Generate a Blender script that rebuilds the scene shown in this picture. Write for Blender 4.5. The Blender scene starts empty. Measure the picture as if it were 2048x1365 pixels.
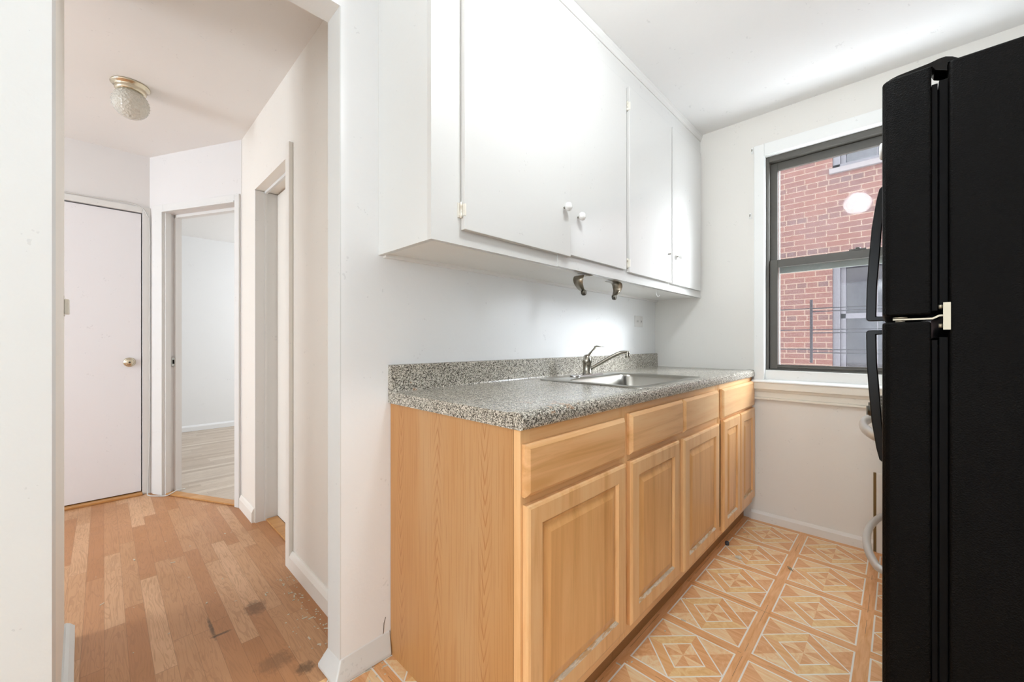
import bpy, bmesh, math, random
from mathutils import Vector, Matrix
random.seed(7)
S = bpy.context.scene
COL = S.collection
# ------------------------------------------------------------------ camera
TH = math.radians(44.255)
CH = 1.0859
cam_d = bpy.data.cameras.new('camera')
cam_d.sensor_width = 36.0
cam_d.lens = 796.87 * 36.0 / 2048.0
cam_d.shift_y = 2.65 / 2048.0
cam_d.clip_start = 0.02
cam_d.clip_end = 100
cam = bpy.data.objects.new('camera', cam_d)
cam.location = (0, 0, CH)
cam.rotation_euler = (math.radians(90), 0, TH)
COL.objects.link(cam)
S.camera = cam
# ------------------------------------------------------------------ exposure, world
S.view_settings.view_transform = 'Standard'
S.view_settings.look = 'None'
S.view_settings.gamma = 1
S.view_settings.use_curve_mapping = False
S.view_settings.exposure = 0.15
W = bpy.data.worlds.new('world')
S.world = W
W.use_nodes = True
W.node_tree.nodes['Background'].inputs[0].default_value = (0.86, 0.93, 1.0, 1)
W.node_tree.nodes['Background'].inputs[1].default_value = 8.0


def area(name, loc, rot, sx, sy, power, color=(1, 1, 1)):
    l = bpy.data.lights.new(name, 'AREA')
    l.shape = 'RECTANGLE'
    l.size = sx
    l.size_y = sy
    l.energy = power
    l.color = color
    o = bpy.data.objects.new(name, l)
    o.location = loc
    o.rotation_euler = rot
    COL.objects.link(o)
    return o


R = math.radians
# area lamps: two added fills behind the camera, then living and bedroom window daylight
area('fill_dining_end', (-0.1, -4.03, 1.45), (R(90), 0, 0), 1.4, 1.5, 33, (0.80, 0.90, 1.0))  # added fill for the kitchen, no window known here
area('fill_right_side', (0.79, -2.3, 1.45), (0, R(90), 0), 1.5, 1.4, 38, (0.76, 0.88, 1.0))  # second added fill, evening out brightness on the near walls
area('daylight_living_window', (-2.75, -3.16, 1.5), (R(90), 0, 0), 1.3, 1.4, 61, (0.74, 0.87, 1.0))
area('daylight_bedroom_window', (-5.0, 3.02, 1.5), (R(-90), 0, 0), 1.6, 1.5, 42, (0.91, 0.95, 1.0))

# soft bright sky light coming down the courtyard from its open right-hand end
sun = bpy.data.lights.new('open_sky_sun', 'SUN')
sun.angle = R(32)
sun.energy = 9.5
sun.color = (0.86, 0.93, 1.0)
so_ = bpy.data.objects.new('open_sky_sun', sun)
so_.rotation_euler = Vector((-.75, -.60, -.40)).to_track_quat('-Z', 'Y').to_euler()
COL.objects.link(so_)

# ------------------------------------------------------------------ node helpers


class NT:
    def __init__(s, name):
        s.m = bpy.data.materials.new(name)
        s.m.use_nodes = True
        s.t = s.m.node_tree
        s.b = s.t.nodes['Principled BSDF']
        g = s.t.nodes.new('ShaderNodeNewGeometry')
        s.pos = g.outputs['Position']
        sp = s.t.nodes.new('ShaderNodeSeparateXYZ')
        s.t.links.new(s.pos, sp.inputs[0])
        s.x, s.y, s.z = sp.outputs

    def L(s, v, inp):
        if isinstance(v, (int, float)):
            inp.default_value = v
        elif isinstance(v, tuple):
            inp.default_value = v if len(v) != 3 or inp.type == 'VECTOR' else (*v, 1)
        else:
            s.t.links.new(v, inp)

    def M(s, op, a, b=0.0, c=0.0):
        n = s.t.nodes.new('ShaderNodeMath')
        n.operation = op
        s.L(a, n.inputs[0]); s.L(b, n.inputs[1]); s.L(c, n.inputs[2])
        return n.outputs[0]

    def V(s, x, y, z):
        n = s.t.nodes.new('ShaderNodeCombineXYZ')
        s.L(x, n.inputs[0]); s.L(y, n.inputs[1]); s.L(z, n.inputs[2])
        return n.outputs[0]

    def scale(s, kx, ky, kz, off=(0, 0, 0)):
        n = s.t.nodes.new('ShaderNodeMapping')
        s.L(s.pos, n.inputs[0])
        n.inputs['Scale'].default_value = (kx, ky, kz)
        n.inputs['Location'].default_value = off
        return n.outputs[0]

    def noise(s, vec, sc, det=2.0, rough=0.5, dist=0.0):
        n = s.t.nodes.new('ShaderNodeTexNoise')
        s.L(vec, n.inputs['Vector'])
        n.inputs['Scale'].default_value = sc
        n.inputs['Detail'].default_value = det
        n.inputs['Roughness'].default_value = rough
        n.inputs['Distortion'].default_value = dist
        return n.outputs['Fac']

    def white(s, vec):
        n = s.t.nodes.new('ShaderNodeTexWhiteNoise')
        s.L(vec, n.inputs['Vector'])
        return n.outputs['Value']

    def voro(s, vec, sc):
        n = s.t.nodes.new('ShaderNodeTexVoronoi')
        s.L(vec, n.inputs['Vector'])
        n.inputs['Scale'].default_value = sc
        return n.outputs['Distance'], n.outputs['Color']

    def ramp(s, fac, stops, interp='LINEAR'):
        n = s.t.nodes.new('ShaderNodeValToRGB')
        n.color_ramp.interpolation = interp
        e = n.color_ramp.elements
        while len(e) < len(stops):
            e.new(0.5)
        for i, (p, c) in enumerate(stops):
            e[i].position = p
            e[i].color = (*c, 1)
        s.L(fac, n.inputs[0])
        return n.outputs[0]

    def mix(s, f, a, b, mode='MIX'):
        n = s.t.nodes.new('ShaderNodeMix')
        n.data_type = 'RGBA'
        n.blend_type = mode
        s.L(f, n.inputs[0]); s.L(a, n.inputs[6]); s.L(b, n.inputs[7])
        return n.outputs[2]

    def bump(s, h, strength=0.2, dist=0.002):
        n = s.t.nodes.new('ShaderNodeBump')
        n.inputs['Strength'].default_value = strength
        n.inputs['Distance'].default_value = dist
        s.L(h, n.inputs['Height'])
        s.t.links.new(n.outputs[0], s.b.inputs['Normal'])

    def col(s, c):
        s.L(c, s.b.inputs['Base Color'])

    def rough(s, r):
        s.L(r, s.b.inputs['Roughness'])


def C(h, gain=1.0):
    """sRGB hex to linear"""
    v = [int(h[i:i + 2], 16) / 255 for i in (0, 2, 4)]
    return tuple(min(0.95, gain * (x / 12.92 if x <= 0.04045 else ((x + 0.055) / 1.055) ** 2.4)) for x in v)


def paint(name, hexc, rough=0.45, bump=0.25, stains=0.03, hex2=None):
    n = NT(name)
    c = C(hexc)
    big = n.noise(n.pos, 2.2, 3)
    d = tuple(x * (1 - stains) for x in c) if hex2 is None else C(hex2)
    base = n.mix(big, c, d)
    spk = n.noise(n.pos, 90, 1)
    chips = n.M('GREATER_THAN', n.M('MULTIPLY', spk, n.noise(n.pos, 14, 1)), 0.47)
    base = n.mix(n.M('MULTIPLY', chips, 0.25), base, tuple(x * 0.6 for x in c))
    n.col(base)
    n.rough(rough)
    h = n.M('ADD', n.noise(n.pos, 38, 3, 0.6), n.M('MULTIPLY', n.noise(n.pos, 7, 2), 1.5))
    n.bump(h, bump, 0.0025)
    return n.m


def plain(name, hexc, rough=0.4, metal=0.0, bumpsc=None, bumpst=0.1, **kw):
    n = NT(name)
    n.col(n.mix(n.noise(n.pos, 20, 2), C(hexc), tuple(x * 0.93 for x in C(hexc))))
    n.rough(rough)
    n.b.inputs['Metallic'].default_value = metal
    if bumpsc:
        n.bump(n.noise(n.pos, bumpsc, 2), bumpst, 0.001)
    for k, v in kw.items():
        n.b.inputs[k].default_value = v
    return n.m


M = {}
M['kitchen_wall'] = paint('kitchen_wall_paint', 'f6f6f5', 0.32, 0.22)
M['window_wall'] = paint('window_wall_paint', 'ebe7e0', 0.4, 0.2)
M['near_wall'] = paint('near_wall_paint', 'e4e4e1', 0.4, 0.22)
M['cream'] = paint('hall_cream_paint', 'faf2e8', 0.5, 0.12)
M['hall_wall'] = paint('hall_wall_paint', 'ece7e4', 0.5, 0.12)
M['trimw'] = paint('white_trim_paint', 'ebe8e4', 0.35, 0.15)
M['ceiling'] = paint('ceiling_paint', 'f8f7f5', 0.6, 0.12)
M['hall_ceiling'] = paint('hall_ceiling_paint', 'f8f3ee', 0.6, 0.12)
M['room_wall'] = paint('bedroom_wall_paint', 'f4f5f5', 0.5, 0.1)
M['cab_white'] = paint('glossy_white_cabinet_paint', 'dddbd7', 0.2, 0.07, 0.01)
M['cab_under'] = paint('cabinet_underside_paint', 'f8f6f2', 0.4, 0.25, 0.06)
M['win_white'] = paint('window_white_paint', 'f4f4f1', 0.3, 0.25, 0.02)
M['sill'] = paint('window_sill_paint', 'eee8db', 0.35, 0.25, 0.05)
M['doorw'] = paint('white_door_paint', 'f3eff0', 0.35, 0.05, 0.01)
M['cable'] = plain('cable_white', 'dedbd6', 0.5)
M['porcelain'] = plain('white_porcelain', 'f6f5f2', 0.15)
M['steel'] = plain('brushed_steel', 'b9b6ae', 0.28, 1.0, 60, 0.03)
M['nickel'] = plain('satin_nickel', 'a39e93', 0.25, 1.0)
M['chrome'] = plain('chrome', 'd8d8dc', 0.08, 1.0)
M['brass'] = plain('pale_brass', 'd3cab4', 0.22, 1.0)
M['dark_metal'] = plain('dark_steel', '5d5a52', 0.35, 1.0)
M['bracket'] = plain('dull_bracket_metal', '9c9384', 0.3, 1.0)
M['rubber'] = plain('black_gasket', '090808', 0.5, 0.0, None, 0.1, **{'Specular IOR Level': 0.08})
M['black_smooth'] = plain('black_smooth_plastic', '0b0a0a', 0.25, 0.0, None, 0.1, **{'Specular IOR Level': 0.2})
M['hinge_metal'] = plain('yellowed_hinge_metal', 'b5ac98', 0.4, 0.6)
M['frame_dark'] = paint('bronze_window_frame', '57534c', 0.4, 0.3, 0.3)
M['black_tr'] = plain('black_rail_paint', '2c2a30', 0.5)
M['out_frame'] = plain('grey_outside_frame', '3c383c', 0.5)
M['out_sill'] = plain('stone_sill', '514a49', 0.7)
M['out_glass'] = plain('dark_window_pane', '1f1d22', 0.12)
M['debris'] = plain('plaster_crumbs', 'd8cdb8', 0.8)
M['oak_strip'] = None


def wood(name, grain, hex_a, hex_b, hex_c, rough=0.3, gs=1.0, bstr=0.1, gain=1.38):
    """grain: axis index along which the grain runs"""
    n = NT(name)
    k = [26 * gs, 26 * gs, 26 * gs]
    k[grain] = 1.6 * gs
    v = n.scale(*k)
    f1 = n.noise(v, 1.0, 4, 0.6, 0.6)
    k2 = [170, 170, 170]
    k2[grain] = 6
    f2 = n.noise(n.scale(*k2), 1.0, 2)
    k3 = [4, 4, 4]
    k3[grain] = 0.8
    f3 = n.noise(n.scale(*k3), 1.0, 2)
    f = n.M('ADD', n.M('MULTIPLY', f1, 0.6), n.M('MULTIPLY', f3, 0.4))
    c = n.ramp(f, [(0.3, C(hex_c, gain)), (0.48, C(hex_b, gain)), (0.68, C(hex_a, gain))])
    c = n.mix(n.M('MULTIPLY', n.M('GREATER_THAN', f2, 0.64), 0.18), c, C(hex_c, gain))
    n.col(c)
    n.rough(rough)
    n.bump(f2, bstr, 0.0006)
    return n.m


M['maple_v'] = wood('maple_vertical_grain', 2, 'dcb384', 'd2a472', 'bb8750')
M['maple_panel'] = wood('maple_panel', 2, 'd6a872', 'ca9760', 'b07a42', 0.28)
M['maple_h'] = wood('maple_horizontal_grain', 1, 'ddb486', 'd2a473', 'bb8852')
M['maple_dark'] = wood('toe_kick_wood', 1, '9a7046', '8a6038', '6f4a29', 0.5)
M['oak_strip'] = wood('oak_threshold_wood', 1, 'b98a58', 'a97844', '8a5d33', 0.4)


def worn():
    n = NT('worn_bare_wood')
    f = n.noise(n.scale(60, 14, 60), 1, 3, 0.7)
    n.col(n.ramp(f, [(0.42, C('c99f70')), (0.5, C('dccbb4')), (0.6, C('c7b196'))]))
    n.rough(0.6)
    return n.m


M['worn'] = worn()


def side_oak():
    n = NT('cathedral_oak_veneer')
    # arches running up the panel, in vertical bands
    wob = n.M('MULTIPLY', n.M('SUBTRACT', n.noise(n.scale(3, 3, 1.2), 1, 2), 0.5), 0.05)
    xx = n.M('ADD', n.M('ADD', n.x, 1.204 + 0.10475 + 0.2095 * 20), wob)
    per = 0.2095
    t = n.M('DIVIDE', xx, per)
    fr = n.M('ABSOLUTE', n.M('SUBTRACT', n.M('FRACT', t), 0.5))        # 0 at band centre .. .5
    sgn = n.M('SUBTRACT', n.M('MULTIPLY', n.M('MODULO', n.M('FLOOR', t), 2.0), 2.0), 1.0)
    arch = n.M('ADD', n.M('MULTIPLY', n.z, 17.0), n.M('MULTIPLY', n.M('MULTIPLY', fr, sgn), 13.0))
    arch = n.M('ADD', arch, n.M('MULTIPLY', n.noise(n.scale(9, 9, 3), 1, 3), 1.6))
    s_ = n.M('FRACT', arch)
    line = n.M('MULTIPLY', n.M('LESS_THAN', s_, 0.32), n.M('SUBTRACT', 1.0, n.M('MULTIPLY', s_, 3.1)))
    near = n.M('MAXIMUM', 0.0, n.M('SUBTRACT', 1.0, n.M('MULTIPLY', fr, 7.5)))
    fine = n.noise(n.scale(220, 220, 3.5), 1, 2)
    fine = n.M('MULTIPLY', n.M('GREATER_THAN', fine, 0.56), 0.28)
    f = n.M('MINIMUM', 1.0, n.M('ADD', n.M('MULTIPLY', n.M('MULTIPLY', line, near), 0.95), fine))
    big = n.noise(n.scale(5, 5, 0.9), 1, 2)
    base = n.ramp(big, [(0.3, C('cf9458', 0.85)), (0.5, C('d49c62', 0.85)), (0.7, C('d7a672', 0.85))])
    n.col(n.mix(f, base, C('a96a34')))
    n.rough(0.38)
    return n.m


M['side_oak'] = side_oak()


def granite(name, stained=False):
    n = NT(name)
    d1, c1 = n.voro(n.pos, 480)
    d2, c2 = n.voro(n.pos, 300)
    sp = n.t.nodes.new('ShaderNodeSeparateColor')
    n.L(c1, sp.inputs[0])
    sp2 = n.t.nodes.new('ShaderNodeSeparateColor')
    n.L(c2, sp2.inputs[0])
    c = n.ramp(sp.outputs[0], [(0.0, C('3f3a34', 1.2)), (0.2, C('7d7669', 1.2)), (0.42, C('a39d90', 1.2)), (0.66, C('bab4a6', 1.2)), (0.86, C('dcd7cb', 1.2))], 'CONSTANT')
    c = n.mix(n.M('MULTIPLY', n.M('GREATER_THAN', sp2.outputs[1], 0.78), 0.8), c, C('3d352f', 1.2))
    c = n.mix(n.M('MULTIPLY', n.M('LESS_THAN', sp2.outputs[1], 0.16), 0.6), c, C('d9d0c4', 1.2))
    # orange-brown wear marks on the laminate near its open end
    st = n.M('MULTIPLY', n.M('GREATER_THAN', n.noise(n.scale(7, 20, 30), 1, 3, 0.6), 0.67), n.M('LESS_THAN', n.y, 0.98))
    c = n.mix(n.M('MULTIPLY', st, 0.35), c, C('b07c52', 1.2))
    n.col(c)
    n.rough(n.M('ADD', 0.16, n.M('MULTIPLY', n.noise(n.pos, 9, 3), 0.12)))
    return n.m


M['granite'] = granite('speckled_laminate')


def fridge_black():
    n = NT('pebbled_black_plastic')
    n.col(C('070605'))
    n.rough(0.5)
    n.b.inputs['Specular IOR Level'].default_value = 0.085
    d, c = n.voro(n.scale(1, 1, 1), 330)
    n.bump(n.M('ADD', n.noise(n.pos, 260, 2, 0.5, 1.5), d), 0.55, 0.0012)
    return n.m


M['fridge'] = fridge_black()


def vinyl_mat():
    n = NT('diamond_parquet_vinyl')
    PX, PY = 0.2977, 0.3033
    gx, gy = 0.0376, 0.0397
    x0, y0 = -0.670 - gx / 2, 1.2732 - gy / 2
    tx = n.M('DIVIDE', n.M('SUBTRACT', n.x, x0 - PX * 20), PX)
    ty = n.M('DIVIDE', n.M('SUBTRACT', n.y, y0 - PY * 20), PY)
    cx, cy = n.M('FLOOR', tx), n.M('FLOOR', ty)
    # -1..1 across the printed square inside its border strips
    px = n.M('MULTIPLY', n.M('SUBTRACT', n.M('FRACT', tx), 0.5), 2 * PX / (PX - gx))
    py = n.M('MULTIPLY', n.M('SUBTRACT', n.M('FRACT', ty), 0.5), 2 * PY / (PY - gy))
    ax, ay = n.M('ABSOLUTE', px), n.M('ABSOLUTE', py)
    mx = n.M('MAXIMUM', ax, ay)
    md = n.M('ADD', ax, ay)

    def band(v, c, w):
        return n.M('LESS_THAN', n.M('ABSOLUTE', n.M('SUBTRACT', v, c)), w)
    line = n.M('MAXIMUM', band(mx, 0.98, 0.020), n.M('MULTIPLY', band(md, 0.972, 0.026), n.M('LESS_THAN', mx, 1.0)))
    line = n.M('MAXIMUM', line, band(md, 0.55, 0.024))
    border = n.M('GREATER_THAN', mx, 1.0)
    ring = n.M('MULTIPLY', n.M('GREATER_THAN', md, 0.55), n.M('LESS_THAN', md, 0.975))
    q = n.M('GREATER_THAN', ax, ay)
    s1 = n.M('GREATER_THAN', n.M('MULTIPLY', px, py), 0.0)
    alt = n.M('ABSOLUTE', n.M('SUBTRACT', q, s1))          # eight alternating sectors
    inner = n.M('LESS_THAN', md, 0.55)
    # wood grain in each piece, turned by sector
    g1 = n.noise(n.scale(9, 90, 1), 1, 3, 0.6, 0.8)
    g2 = n.noise(n.scale(90, 9, 1), 1, 3, 0.6, 0.8)
    g3 = n.noise(n.scale(26, 26, 1), 1, 3, 0.6, 2.0)
    gr = n.mix(s1, g1, g3)
    pale = n.ramp(gr, [(0.3, C('d6a978', 1.28)), (0.48, C('dcb98c', 1.28)), (0.66, C('dfc8a2', 1.28))])
    tan = n.ramp(gr, [(0.3, C('c88f60', 1.28)), (0.5, C('d09c6c', 1.28)), (0.66, C('d6a97c', 1.28))])
    strip = n.ramp(n.mix(n.M('GREATER_THAN', ax, 1.0), g1, g2), [(0.3, C('bf8752', 1.42)), (0.5, C('c89566', 1.42)), (0.7, C('cfa172', 1.42))])
    cin = n.mix(alt, tan, pale)
    corner = n.mix(q, pale, tan)
    crng = n.mix(n.M('MULTIPLY', n.M('GREATER_THAN', px, 0.0), 1.0), n.ramp(g1, [(0.3, C('c9965f', 1.38)), (0.7, C('d2a87a', 1.38))]), strip)
    crng = n.mix(n.M('LESS_THAN', n.M('MULTIPLY', px, py), 0.0), crng, n.ramp(g3, [(0.3, C('d2a56c', 1.28)), (0.7, C('e2c38f', 1.28))]))
    c = n.mix(inner, corner, cin)
    c = n.mix(ring, c, crng)
    c = n.mix(border, c, strip)
    c = n.mix(line, c, (0.93, 0.88, 0.80))
    seam = n.M('MAXIMUM', n.M('LESS_THAN', n.M('MINIMUM', n.M('FRACT', tx), n.M('SUBTRACT', 1.0, n.M('FRACT', tx))), 0.0022),
               n.M('LESS_THAN', n.M('MINIMUM', n.M('FRACT', ty), n.M('SUBTRACT', 1.0, n.M('FRACT', ty))), 0.0022))
    seam = n.M('MULTIPLY', seam, n.M('GREATER_THAN', n.noise(n.pos, 6, 2), 0.5))
    c = n.mix(n.M('MULTIPLY', seam, 0.7), c, C('5a3c22'))
    n.col(c)
    n.rough(0.33)
    n.bump(n.M('ADD', n.M('MULTIPLY', line, -0.3), n.noise(n.pos, 60, 2)), 0.1, 0.001)
    return n.m


M['vinyl'] = vinyl_mat()


def oak_floor(name, shades, direction=0, width=0.0573, off=0.0035, stains=(), rough=0.32):
    n = NT(name)
    a, b = (n.x, n.y) if direction == 0 else (n.y, n.x)
    t = n.M('DIVIDE', n.M('SUBTRACT', b, off - width * 60), width)
    row = n.M('FLOOR', t)
    r1 = n.white(n.V(row, 3.3, 1.0))
    u = n.M('DIVIDE', n.M('ADD', n.M('ADD', a, 20.0), n.M('MULTIPLY', r1, 3.0)), 0.74)
    brd = n.M('FLOOR', u)
    rr = n.white(n.V(row, brd, 7.0))
    ro = n.M('MULTIPLY', rr, 37.0)
    if direction == 0:
        v1 = n.V(n.M('ADD', n.M('MULTIPLY', a, 3.0), ro), n.M('MULTIPLY', b, 26.0), ro)
        v2 = n.V(n.M('ADD', n.M('MULTIPLY', a, 9.0), ro), n.M('MULTIPLY', b, 240.0), ro)
    else:
        v1 = n.V(n.M('MULTIPLY', b, 26.0), n.M('ADD', n.M('MULTIPLY', a, 3.0), ro), ro)
        v2 = n.V(n.M('MULTIPLY', b, 240.0), n.M('ADD', n.M('MULTIPLY', a, 9.0), ro), ro)
    w = n.noise(v1, 1.0, 2, 0.5, 0.9)
    rings = n.M('ABSOLUTE', n.M('SUBTRACT', n.M('FRACT', n.M('MULTIPLY', w, 9.0)), 0.5))
    fine = n.noise(v2, 1.0, 2)
    c = n.ramp(rr, [(0.0, C(shades[0])), (0.35, C(shades[1])), (0.7, C(shades[2])), (1.0, C(shades[3]))])
    dark = tuple(x * 0.72 for x in C(shades[0]))
    c = n.mix(n.M('MULTIPLY', n.M('GREATER_THAN', rings, 0.36), 0.28), c, dark)
    c = n.mix(n.M('MULTIPLY', n.M('GREATER_THAN', fine, 0.57), 0.2), c, dark)
    wear = n.noise(n.pos, 2.6, 4, 0.6)
    c = n.mix(n.M('MULTIPLY', n.M('MAXIMUM', 0.0, n.M('SUBTRACT', wear, 0.5)), 1.1), c, C(shades[4]))
    gap = n.M('MINIMUM', n.M('FRACT', t), n.M('SUBTRACT', 1.0, n.M('FRACT', t)))
    g = n.M('LESS_THAN', gap, 0.012)
    ge = n.M('LESS_THAN', n.M('MINIMUM', n.M('FRACT', u), n.M('SUBTRACT', 1.0, n.M('FRACT', u))), 0.0018)
    gg = n.M('MULTIPLY', n.M('MAXIMUM', g, ge), 0.32)
    c = n.mix(gg, c, C(shades[5]))
    for (sx, sy, rx, ry, st) in stains:
        dx = n.M('DIVIDE', n.M('SUBTRACT', n.x, sx), rx)
        dy = n.M('DIVIDE', n.M('SUBTRACT', n.y, sy), ry)
        dd = n.M('ADD', n.M('MULTIPLY', dx, dx), n.M('MULTIPLY', dy, dy))
        dd = n.M('ADD', dd, n.M('MULTIPLY', n.M('SUBTRACT', n.noise(n.pos, 60, 3, 0.7), 0.5), 2.4))
        f = n.M('MULTIPLY', n.M('MAXIMUM', 0.0, n.M('MINIMUM', 1.0, n.M('SUBTRACT', 1.2, dd))), st)
        c = n.mix(f, c, C('3c2f1f'))
    n.col(c)
    n.rough(n.M('ADD', rough, n.M('MULTIPLY', wear, 0.25)))
    n.bump(n.M('SUBTRACT', fine, n.M('MULTIPLY', n.M('MAXIMUM', g, ge), 2.0)), 0.15, 0.001)
    return n.m


M['oak'] = oak_floor('worn_oak_strip_floor', ['b98053', 'c38c60', 'cb9a70', 'dcae86', '9c7148', '5a3a1e'],
                     stains=[(-1.87, 0.287, 0.09, 0.007, 0.7), (-1.81, 0.31, 0.008, 0.035, 0.7),
                             (-1.89, 0.435, 0.06, 0.04, 0.5), (-1.52, 0.41, 0.05, 0.06, 0.35), (-1.42, 0.47, 0.03, 0.03, 0.6)])
M['pale_oak'] = oak_floor('pale_bedroom_floor', ['b8a48e', 'c4b29e', 'cfbfac', 'dacdbd', 'a8988a', '8f7d6a'], direction=1, rough=0.22)


def brick():
    n = NT('red_brick')
    t = n.t.nodes.new('ShaderNodeTexBrick')
    n.L(n.V(n.x, n.z, 0.0), t.inputs['Vector'])
    t.inputs['Scale'].default_value = 1.0
    t.inputs['Brick Width'].default_value = 0.213
    t.inputs['Row Height'].default_value = 0.0677
    t.inputs['Mortar Size'].default_value = 0.0055
    t.inputs['Mortar Smooth'].default_value = 0.3
    t.offset = 0.5
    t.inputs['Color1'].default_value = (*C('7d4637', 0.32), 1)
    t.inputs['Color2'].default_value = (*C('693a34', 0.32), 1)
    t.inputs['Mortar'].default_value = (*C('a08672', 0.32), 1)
    # every sixth course is a course of headers
    row = n.M('FLOOR', n.M('DIVIDE', n.M('ADD', n.z, 6.77), 0.0677))
    hd = n.M('LESS_THAN', n.M('MODULO', row, 6.0), 0.5)
    t2 = n.t.nodes.new('ShaderNodeTexBrick')
    n.L(n.V(n.M('ADD', n.x, 0.03), n.z, 0.0), t2.inputs['Vector'])
    for k, v in (('Scale', 1.0), ('Brick Width', 0.1065), ('Row Height', 0.0677), ('Mortar Size', 0.0055), ('Mortar Smooth', 0.3)):
        t2.inputs[k].default_value = v
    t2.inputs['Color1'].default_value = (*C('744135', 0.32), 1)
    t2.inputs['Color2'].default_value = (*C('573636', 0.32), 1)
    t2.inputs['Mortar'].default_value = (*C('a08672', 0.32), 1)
    c = n.mix(hd, t.outputs['Color'], t2.outputs['Color'])
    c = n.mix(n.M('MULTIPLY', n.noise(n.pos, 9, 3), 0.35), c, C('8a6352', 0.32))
    n.col(c)
    n.rough(0.85)
    return n.m


M['brick'] = brick()


def glass(name, haze, refl, hz=(0.75, 0.78, 0.85)):
    m = bpy.data.materials.new(name)
    m.use_nodes = True
    t = m.node_tree
    t.nodes.clear()
    out = t.nodes.new('ShaderNodeOutputMaterial')
    tr = t.nodes.new('ShaderNodeBsdfTransparent')
    gl = t.nodes.new('ShaderNodeBsdfGlossy')
    gl.inputs['Roughness'].default_value = 0.04
    df = t.nodes.new('ShaderNodeBsdfTranslucent')
    df.inputs['Color'].default_value = (*hz, 1)
    no = t.nodes.new('ShaderNodeTexNoise')
    no.inputs['Scale'].default_value = 7
    geo = t.nodes.new('ShaderNodeNewGeometry')
    t.links.new(geo.outputs['Position'], no.inputs['Vector'])
    mu = t.nodes.new('ShaderNodeMath')
    mu.operation = 'MULTIPLY'
    mu.inputs[1].default_value = haze * 2
    t.links.new(no.outputs['Fac'], mu.inputs[0])
    m1 = t.nodes.new('ShaderNodeMixShader')
    t.links.new(mu.outputs[0], m1.inputs[0])
    t.links.new(tr.outputs[0], m1.inputs[1]); t.links.new(df.outputs[0], m1.inputs[2])
    fr = t.nodes.new('ShaderNodeFresnel')
    fr.inputs['IOR'].default_value = 1.5
    m2 = t.nodes.new('ShaderNodeMixShader')
    mm = t.nodes.new('ShaderNodeMath')
    mm.operation = 'MULTIPLY'
    mm.inputs[1].default_value = refl
    t.links.new(fr.outputs[0], mm.inputs[0])
    t.links.new(mm.outputs[0], m2.inputs[0])
    t.links.new(m1.outputs[0], m2.inputs[1]); t.links.new(gl.outputs[0], m2.inputs[2])
    t.links.new(m2.outputs[0], out.inputs[0])
    return m


M['glass_upper'] = glass('hazy_upper_pane', 0.012, 0.13)
M['glass_lower'] = glass('hazy_lower_pane', 0.005, 0.3)


def lampglass():
    n = NT('ribbed_lamp_glass')
    n.col(C('efe9dc'))
    n.rough(0.1)
    n.b.inputs['Transmission Weight'].default_value = 0.3
    n.b.inputs['IOR'].default_value = 1.45
    d, c = n.voro(n.pos, 95)
    n.bump(d, 1.0, 0.004)
    return n.m


M['lamp_glass'] = lampglass()


def emit(name, col, st):
    n = NT(name)
    n.col((0.9, 0.9, 0.9))
    n.b.inputs['Emission Color'].default_value = (*col, 1)
    n.b.inputs['Emission Strength'].default_value = st
    return n.m


M['bulb'] = emit('lit_globe', (0.86, 0.94, 1.0), 68)

# ------------------------------------------------------------------ mesh helpers


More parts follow.
